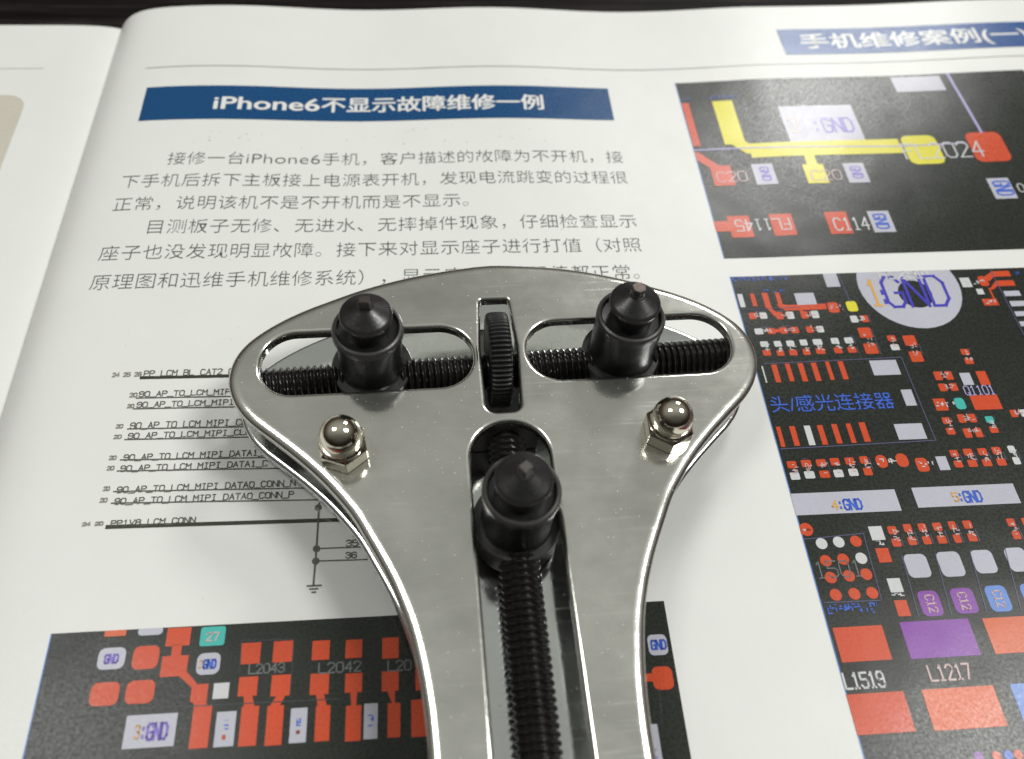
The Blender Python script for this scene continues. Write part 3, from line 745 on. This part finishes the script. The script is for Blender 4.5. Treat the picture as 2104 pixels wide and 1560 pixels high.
class Print:
    """flat print on a page: shapes in page centimetres, laid on the sheet in thin layers of ink"""
    LAYER = 0.0028

    def __init__(self, fz, clip=None):
        self.fz, self.clip = fz, clip
        self.shapes, self.names, self.texts = [], [], []

    def mi(self, c):
        if c not in self.names:
            self.names.append(c)
        return self.names.index(c)

    def poly(self, c, pts, layer):
        if self.clip:
            x0, y0, x1, y1 = self.clip
            for ax, lim, sg in ((0, x0, 1), (0, x1, -1), (1, y0, 1), (1, y1, -1)):
                out = []
                for a, b in zip(pts, pts[1:] + pts[:1]):
                    da, db = (a[ax] - lim) * sg, (b[ax] - lim) * sg
                    if da >= 0:
                        out.append(a)
                    if da * db < 0:
                        t = da / (da - db)
                        out.append((a[0] + (b[0] - a[0]) * t, a[1] + (b[1] - a[1]) * t))
                pts = out
                if len(pts) < 3:
                    return
        self.shapes.append((self.mi(c), pts, layer))

    def rect(self, c, x0, y0, x1, y1, layer):
        x0, x1 = min(x0, x1), max(x0, x1)
        y0, y1 = min(y0, y1), max(y0, y1)
        self.poly(c, [(x0, y0), (x1, y0), (x1, y1), (x0, y1)], layer)

    def rounded(self, c, x0, y0, x1, y1, r, layer):
        x0, x1 = min(x0, x1), max(x0, x1)
        y0, y1 = min(y0, y1), max(y0, y1)
        r = min(r, (x1 - x0) * .49, (y1 - y0) * .49)
        self.poly(c, round_loop([(x0, y0, r), (x1, y0, r), (x1, y1, r), (x0, y1, r)], 4), layer)

    def disc(self, c, x, y, r, layer, n=36):
        self.poly(c, [(x + r * math.cos(2 * math.pi * i / n), y + r * math.sin(2 * math.pi * i / n)) for i in range(n)], layer)

    def line(self, c, w, pts, layer):
        for a, b in zip(pts, pts[1:]):
            d = math.dist(a, b)
            if d < 1e-4:
                continue
            tx, ty = (b[0] - a[0]) / d * w / 2, (b[1] - a[1]) / d * w / 2
            a2, b2 = (a[0] - tx * .8, a[1] - ty * .8), (b[0] + tx * .8, b[1] + ty * .8)
            self.poly(c, [(a2[0] - ty, a2[1] + tx), (a2[0] + ty, a2[1] - tx), (b2[0] + ty, b2[1] - tx), (b2[0] - ty, b2[1] + tx)][::-1], layer)

    def strokes(self, c, s, x0, y0, x1, y1, w, rot, layer):
        cx, cy = (x0 + x1) / 2, (y0 + y1) / 2
        bw, bh = abs(x1 - x0), abs(y1 - y0)
        if abs(rot) == 90:
            bw, bh = bh, bw
        n = len(s)
        pitch = bw / (n * 5.2 - 1.2)
        ca, sa = math.cos(math.radians(rot)), math.sin(math.radians(rot))
        for i, ch in enumerate(s):
            for st in STROKES.get(ch, []):
                pts = []
                for q in st.split():
                    u, v = (float(k) for k in q.split(","))
                    X, Y = -bw / 2 + (i * 5.2 + u) * pitch, (v / 6 - .5) * bh
                    pts.append((cx + X * ca - Y * sa, cy + X * sa + Y * ca))
                for a, b in zip(pts, pts[1:]):
                    d = max(1e-4, math.dist(a, b))
                    tx, ty = (b[0] - a[0]) / d * w / 2, (b[1] - a[1]) / d * w / 2
                    self.poly(c, [(a[0] - tx - ty, a[1] - ty + tx), (b[0] + tx - ty, b[1] + ty + tx),
                                  (b[0] + tx + ty, b[1] + ty - tx), (a[0] - tx + ty, a[1] - ty - tx)], layer)
                    layer += 0.00002

    def specks(self, c, x0, y0, x1, y1, layer, horizontal=True):
        """tiny print too small to read in the photograph: broken marks"""
        w, h = abs(x1 - x0), abs(y1 - y0)
        xa, ya = min(x0, x1), min(y0, y1)
        n = max(5, int(w * h / 0.0024))
        for _ in range(min(n, 160)):
            x, y = xa + random.random() * w, ya + random.random() * h
            a, b = random.choice(((.016, .05), (.05, .014), (.03, .018)))
            self.poly(c, [(x, y), (min(x + a, xa + w), y), (min(x + a, xa + w), min(y + b, ya + h)), (x, min(y + b, ya + h))], layer + random.random() * .3)

    def pair(self, ca, cb, x0, y0, x1, y1, vertical):
        """a chip component: two solder pads inside a hairline outline"""
        xa, xb, yb, ya = min(x0, x1), max(x0, x1), min(y0, y1), max(y0, y1)
        if vertical:
            h = (ya - yb) * .39
            self.rounded(ca, xa, ya - h, xb, ya, .02, 2)
            self.rounded(cb, xa, yb, xb, yb + h, .02, 2)
        else:
            w = (xb - xa) * .4
            self.rounded(ca, xa, yb, xa + w, ya, .02, 2)
            self.rounded(cb, xb - w, yb, xb, ya, .02, 2)
        e = .022
        self.line('line', .009, [(xb + e, yb - e), (xb + e, ya + e), (xa - e, ya + e)], 1)
        k = .55
        cx, cy = (xa + xb) / 2, (ya + yb) / 2
        sx, sy = (xb - xa) * k / 2, (ya - yb) * k / 2
        for _ in range(9):
            x, y = cx + random.uniform(-sx, sx), cy + random.uniform(-sy, sy)
            a, b = random.choice(((.012, .05), (.05, .012), (.03, .014)))
            self.poly('pink' if ca == 'red' else 'white', [(x, y), (x + a, y), (x + a, y + b), (x, y + b)], 3 + random.random() * .5)

    def text(self, c, s, x0, yc, x1, em, weight, layer):
        self.texts.append((self.mi(c), s, x0, yc, x1, em, weight, layer))

    def add(self, items):
        for it in items:
            k = it[0]
            if k == "R":
                self.rect(it[1], *it[2:6], 2)
            elif k == "O":
                self.rounded(it[1], *it[2:6], it[6], 2)
            elif k == "G":
                self.poly(it[1], list(it[2:]), 2.2)
            elif k == "L":
                self.line(it[1], it[2], list(it[3:]), 2.6)
            elif k == "C":
                self.disc(it[1], it[2], it[3], it[4], 2.4 if it[1] == 'black' else 2.0)
            elif k == "T":
                self.strokes(it[1], it[2], *it[3:7], it[7], it[8], 3.2)
            elif k == "K":
                self.text(it[1], it[2], *it[3:7], it[7], 3)
            elif k in "VH":
                self.pair(it[1], it[2], *it[3:7], k == "V")
            elif k == "N":
                self.specks(it[1], *it[2:6], 3)

    def build(self, name, parent):
        bm = bmesh.new()
        for mi, pts, layer in self.shapes:
            area = sum(a[0] * b[1] - b[0] * a[1] for a, b in zip(pts, pts[1:] + pts[:1]))
            if area < 0:
                pts = pts[::-1]
            vsn = [bm.verts.new((x, y, layer * self.LAYER)) for x, y in pts]
            try:
                f = bm.faces.new(vsn)
                f.material_index = mi
            except ValueError:
                pass
        if bm.verts:
            for ax in (0, 1):
                lo = min(v.co[ax] for v in bm.verts)
                hi = max(v.co[ax] for v in bm.verts)
                s = math.floor(lo / .3) * .3 + .3
                while s < hi:
                    co, no = [0, 0, 0], [0, 0, 0]
                    co[ax], no[ax] = s, 1
                    big = [f for f in bm.faces if min(v.co[ax] for v in f.verts) < s - 1e-4 and max(v.co[ax] for v in f.verts) > s + 1e-4
                           and f.calc_area() > .01]
                    geom = big + list({e for f in big for e in f.edges}) + list({v for f in big for v in f.verts})
                    if big:
                        bmesh.ops.bisect_plane(bm, geom=geom, plane_co=co, plane_no=no)
                    s += .3
        for mi, s, x0, yc, x1, em, weight, layer in self.texts:
            cu = bpy.data.curves.new("type", 'FONT')
            cu.body = s
            cu.size = 1.0
            cu.offset = -.016 if weight == 0 else weight * .004
            cu.resolution_u = 3
            to = bpy.data.objects.new("type", cu)
            COL.objects.link(to)
            dg = bpy.context.evaluated_depsgraph_get()
            tm = bpy.data.meshes.new_from_object(to.evaluated_get(dg))
            xs = [v.co.x for v in tm.vertices]
            a, b = min(xs), max(xs)
            kx = (x1 - x0) / (b - a)
            passes = [(0, 0)] if weight < .9 else [(-.02, 0), (.02, 0), (0, -.012), (0, .012), (-.012, .01), (.012, -.01)]
            for k, (dx, dy) in enumerate(passes):                 # heavy type is struck several times
              vv = [bm.verts.new((x0 + (v.co.x - a) * kx + dx * em, yc + (v.co.y - .37 + dy) * em, (layer + k * .06) * self.LAYER)) for v in tm.vertices]
              for p in tm.polygons:
                try:
                    f = bm.faces.new([vv[i] for i in p.vertices])
                    f.normal_update()
                    if f.normal.z < 0:
                        f.normal_flip()
                    f.material_index = mi
                except ValueError:
                    pass
            bpy.data.objects.remove(to)
            bpy.data.curves.remove(cu)
            bpy.data.meshes.remove(tm)
        for v in bm.verts:
            v.co.z += self.fz(v.co.x, v.co.y)
        me = bpy.data.meshes.new(name)
        bm.to_mesh(me)
        bm.free()
        o = link(name, me, [INKS[c] for c in self.names])
        me.polygons.foreach_set("use_smooth", [True] * len(me.polygons))
        o.parent = parent
        o.matrix_parent_inverse = parent.matrix_basis.inverted() if parent.parent is None else Matrix.Identity(4)
        return o


def printing(name, key, panel=None, label=None):
    pr = Print(page_z, clip=panel)
    if panel:
        pr.rect('black', panel[0], panel[1], panel[2], panel[3], 1)
        pr.line('sky', .014, [(panel[0] + .006, panel[1] + .01), (panel[0] + .006, panel[3] - .01)], 1.4)    # misregistered plate
    pr.add(PICS[key])
    o = pr.build(name, right_page)
    if label:
        o["label"] = label
    return o


printing("title_banner", 'title', label="blue banner with a white Chinese headline about a phone repair")
ghost = Print(page_z)                                   # stray specks of ink
for _ in range(34):
    ghost.disc('rule', random.uniform(-5.2, 1.8), random.gauss(5.05, .17), random.uniform(.006, .016), .8, 7)
for _ in range(26):
    ghost.disc('rule', random.uniform(-6.4, 3.2), random.uniform(-3, 8), random.uniform(.005, .011), .8, 7)
ghost.build("ink_specks", right_page)["kind"] = "stuff"
for item in PICS['body']:
    tl = Print(page_z)
    tl.add([item])
    tl.build("text_line", right_page)["kind"] = "stuff"
printing("page_header", 'header', label="blue header box with white Chinese lettering above a thin rule")
printing("schematic_print", 'schematic', label="small black schematic net names with thin lines")
printing("circuit_picture", 'upper', (3.55, 2.18, 11.85, 6.56), "upper black circuit picture with yellow trace")
printing("circuit_picture", 'main', (3.56, -9.0, 11.85, 1.80), "large black circuit picture with ring pad and red pads")
printing("circuit_picture", 'lower', (-5.53, -9.0, 1.62, -3.28), "lower black circuit picture with red pads")
lp = Print(left_z)
lp.rounded("beige", -20, 1.5, -8.31, 6.74, .35, 1)
lp.line('rule', .02, [(-25, 7.5), (-8.22, 7.5)], 1)
lp.build("panel_print", left_page)

# ------------------------------------------------------------------ the watch case opener
opener = empty("watch_case_opener", (-0.25, 0.0, 0.0), math.radians(1.5))
opener["label"] = "chrome watch case opener with three black pins lying on the open magazine"
opener["category"] = "watch opener"

HALF = [(0, 1.21), (.45, 1.178), (.9, 1.105), (1.3, 1.015), (1.75, .88), (2.15, .72), (2.55, .54), (2.9, .33), (3.18, .09), (3.33, -.15),
        (3.385, -.42), (3.35, -.67), (3.235, -.92), (3.055, -1.14), (2.79, -1.38), (2.5, -1.65), (2.24, -1.92), (2.03, -2.18), (1.86, -2.42),
        (1.69, -2.74), (1.51, -3.1), (1.375, -3.43), (1.27, -3.76), (1.20, -4.1), (1.15, -4.45), (1.122, -4.8), (1.112, -5.15), (1.115, -5.9),
        (1.14, -7.2), (1.22, -8.6), (1.26, -9.8), (1.18, -10.9), (.9, -11.6), (.45, -11.92)]
LIFT = lambda x, y: (x, y + .03 * sst(0, 1.2, x) * sst(-.3, .5, y))          # the head is not quite symmetrical
OUT = spline([(-x, y) for x, y in HALF[1:]] + [(0, -12.0)] + [LIFT(x, y) for x, y in HALF[:0:-1]] + [(0, 1.22)], .05)

ZT, TT = 1.10, .13
ZL, TL = .35, .12


def slot(x0, y0, x1, y1, r, n=12):                          # clockwise, so the metal lies outside
    return dense_loop(round_loop([(x0, y0, r), (x0, y1, r), (x1, y1, r), (x1, y0, r)], n), .09)


side_l, side_r = slot(-3.01, -.765, -.34, .165, .44), slot(.36, -.745, 3.06, .185, .44)
wheel_slot = dense_loop(round_loop([(-.235, -1.17, .13), (-.235, -.2, .5), (-.185, .585, .05), (.19, .585, .05), (.235, -.2, .5), (.2, -1.17, .13)], 6), .07)
mid_slot = slot(-.48, -9.2, .48, -1.32, .47, 16)
top = link("top_plate", plate_mesh("top_plate", OUT, [side_l, side_r, wheel_slot, mid_slot], ZT - TT, ZT, (.145, .08), (.06, .045)), PLATE, opener)
low_wheel = slot(-.26, -1.2, .26, .62, .12)
low = link("bottom_plate", plate_mesh("bottom_plate", OUT, [low_wheel], ZL - TL, ZL, (.07, .05), (.02, .02)), PLATE_LOW, opener)

# threaded rods
ROD_Z = .71
bm = bmesh.new()
thread(bm, .245, .085, -3.12, 3.12, 'x', (0, 0, 0))
cross = link("threaded_rod", to_mesh(bm, "cross_rod"), ROD, opener, 35)
cross.location = (0, -.325, ROD_Z)
cross.rotation_euler = (0, 0, math.radians(1.2))
bm = bmesh.new()
thread(bm, .245, .085, -9.4, -1.42, 'y', (0, 0, ROD_Z))
lathe(bm, [(.17, -1.46), (.17, -1.2)], 20, 'y', (0, 0, ROD_Z))
link("threaded_rod", to_mesh(bm, "long_rod"), ROD, opener, 35)

# bearings that carry the rod ends between the plates
for x in (-3.16, 3.16):
    bm = bmesh.new()
    box(bm, x - .1, -.5, ZL, x + .1, -.1, ZT - TT, .02)
    link("bearing_block", to_mesh(bm, "bearing_block"), BLACK_STEEL, opener, 35)
bm = bmesh.new()
box(bm, -.42, -1.32, ZL, .42, -1.2, ZT - TT, .02)
link("bearing_block", to_mesh(bm, "bearing_block"), BLACK_STEEL, opener, 35)
for x in (-.285, .275):
    bm = bmesh.new()
    box(bm, x - .025, -.62, ZL, x + .025, .1, ZT - TT - .004, .008)
    link("wheel_bracket", to_mesh(bm, "wheel_bracket"), PLATE_LOW, opener, 35)

# knurled thumb wheel on the cross rod
TEETH = 60


def knurl(a, r):
    if r < .5:
        return r
    t = (a * TEETH / (2 * math.pi)) % 1.0
    return r - .028 * (0.5 - 0.5 * math.cos(2 * math.pi * t)) ** 1.6


bm = bmesh.new()
lathe(bm, [(.26, -.15), (.52, -.15), (.605, -.14), (.63, -.12), (.641, -.07), (.643, 0), (.641, .07), (.63, .12), (.605, .14), (.52, .15), (.26, .15)],
      TEETH * 8, 'x', (.015, -.11, .66), knurl)
link("thumb_wheel", to_mesh(bm, "thumb_wheel"), WHEEL, opener, 50)


# pins
def make_pin(x, y, tilt, tip, turn, waist, worn=True):
    bm = bmesh.new()
    lathe(bm, [(.30, .40), (.46, .42), (.50, .46), (.515, .52), (.515, .88), (.505, .895), (waist + .02, .90), (waist, .92),
               (waist, 1.55), (.43, 1.59), (.434, 1.605), (.434, 1.67), (.415, 1.70), (.39, 1.712), (.372, 1.70), (.36, 1.65), (.25, 1.635)], 64)
    h = link("pin_holder", to_mesh(bm, "pin_holder"), BLACK_STEEL, opener, 32)
    h.location = (x, y, 0)
    h.rotation_euler = (0, math.radians(tilt), 0)
    # keep the foot where the rod passes
    h.location = (x - math.sin(math.radians(tilt)) * ROD_Z, y, 0)
    bm = bmesh.new()
    prof = [(.24, 1.55), (.268, 1.57), (.27, 1.86), (.29, 1.885), (.312, 1.905), (.316, 1.955), (.308, 1.972)]
    for k in range(12):                                      # turned cone with tool marks
        t = k / 11
        r = .300 + (.092 - .300) * t
        prof.append((r, 1.98 + .12 * t + (.0035 if k % 2 else 0)))
    prof += [(.085, 2.104), (.0, 2.106)]
    lathe(bm, prof, 56)
    bit = link("pin", to_mesh(bm, "pin"), BLACK_BIT, h, 28)
    bm = bmesh.new()
    if tip == 'square':
        box(bm, -.060, -.052, 2.06, .060, .052, 2.235, .008)
    else:
        lathe(bm, [(.086, 2.06), (.072, 2.15), (.086, 2.225), (.078, 2.238)], 7)
    tp = link("pin_tip", to_mesh(bm, "pin_tip"), [BLACK_BIT, BARE], bit)
    for f in tp.data.polygons:
        if worn and f.normal.z > .6 and f.center.z > 2.18:
            f.material_index = 1
    tp.rotation_euler = (0, 0, math.radians(turn))
    return h


make_pin(-1.64, -.25, 1.0, 'square', -4, .40)
make_pin(1.625, -.24, 0.3, 'round', 10, .425)
make_pin(.01, -2.52, 0.6, 'square', 38, .405, False)


# acorn nuts with their bolts
def make_nut(x, y, turn):
    bm = bmesh.new()
    hexa = lambda r, z: [(r * math.cos(math.radians(60 * i + 30 + turn)), r * math.sin(math.radians(60 * i + 30 + turn)), z) for i in range(6)]
    rows = []
    for r, z in ((.296, ZT + .001), (.307, ZT + .012), (.307, ZT + .20), (.262, ZT + .245)):
        rows.append([bm.verts.new(p) for p in hexa(r, z)])
    for A, B in zip(rows, rows[1:]):
        for i in range(6):
            bm.faces.new((A[i], A[(i + 1) % 6], B[(i + 1) % 6], B[i]))
    bm.faces.new(rows[0][::-1])
    bm.faces.new(rows[-1])
    hx = to_mesh(bm, "acorn_nut")
    n = link("acorn_nut", hx, NUT, opener)
    n.location = (x, y, 0)
    md = n.modifiers.new("edge", 'BEVEL')
    md.width, md.segments, md.limit_method = .012, 2, 'ANGLE'
    md.harden_normals = False
    bm = bmesh.new()
    prof = [(.262, ZT + .23), (.262, ZT + .25), (.245, ZT + .265), (.238, ZT + .29)]
    for k in range(15):
        a = math.radians(-20 + 110 * k / 14)
        prof.append((.242 * math.cos(a) if k < 14 else 0, ZT + .375 + .242 * math.sin(a)))
    lathe(bm, prof, 48)
    link("dome", to_mesh(bm, "dome"), NUT, n, 40)
    bm = bmesh.new()
    lathe(bm, [(.14, ZL), (.14, ZT - TT)], 24)
    b = link("spacer_bolt", to_mesh(bm, "spacer_bolt"), NUT, opener, 40)
    b.location = (x, y, 0)
    bm = bmesh.new()
    lathe(bm, [(.30, .004), (.33, .03), (.33, .15), (.28, ZL - TL)], 32)
    hd = link("bolt_head", to_mesh(bm, "bolt_head"), NUT, b, 40)


make_nut(-1.95, -1.60, 8)
make_nut(1.93, -1.60, -3)
make_nut(0.0, -10.6, 0)
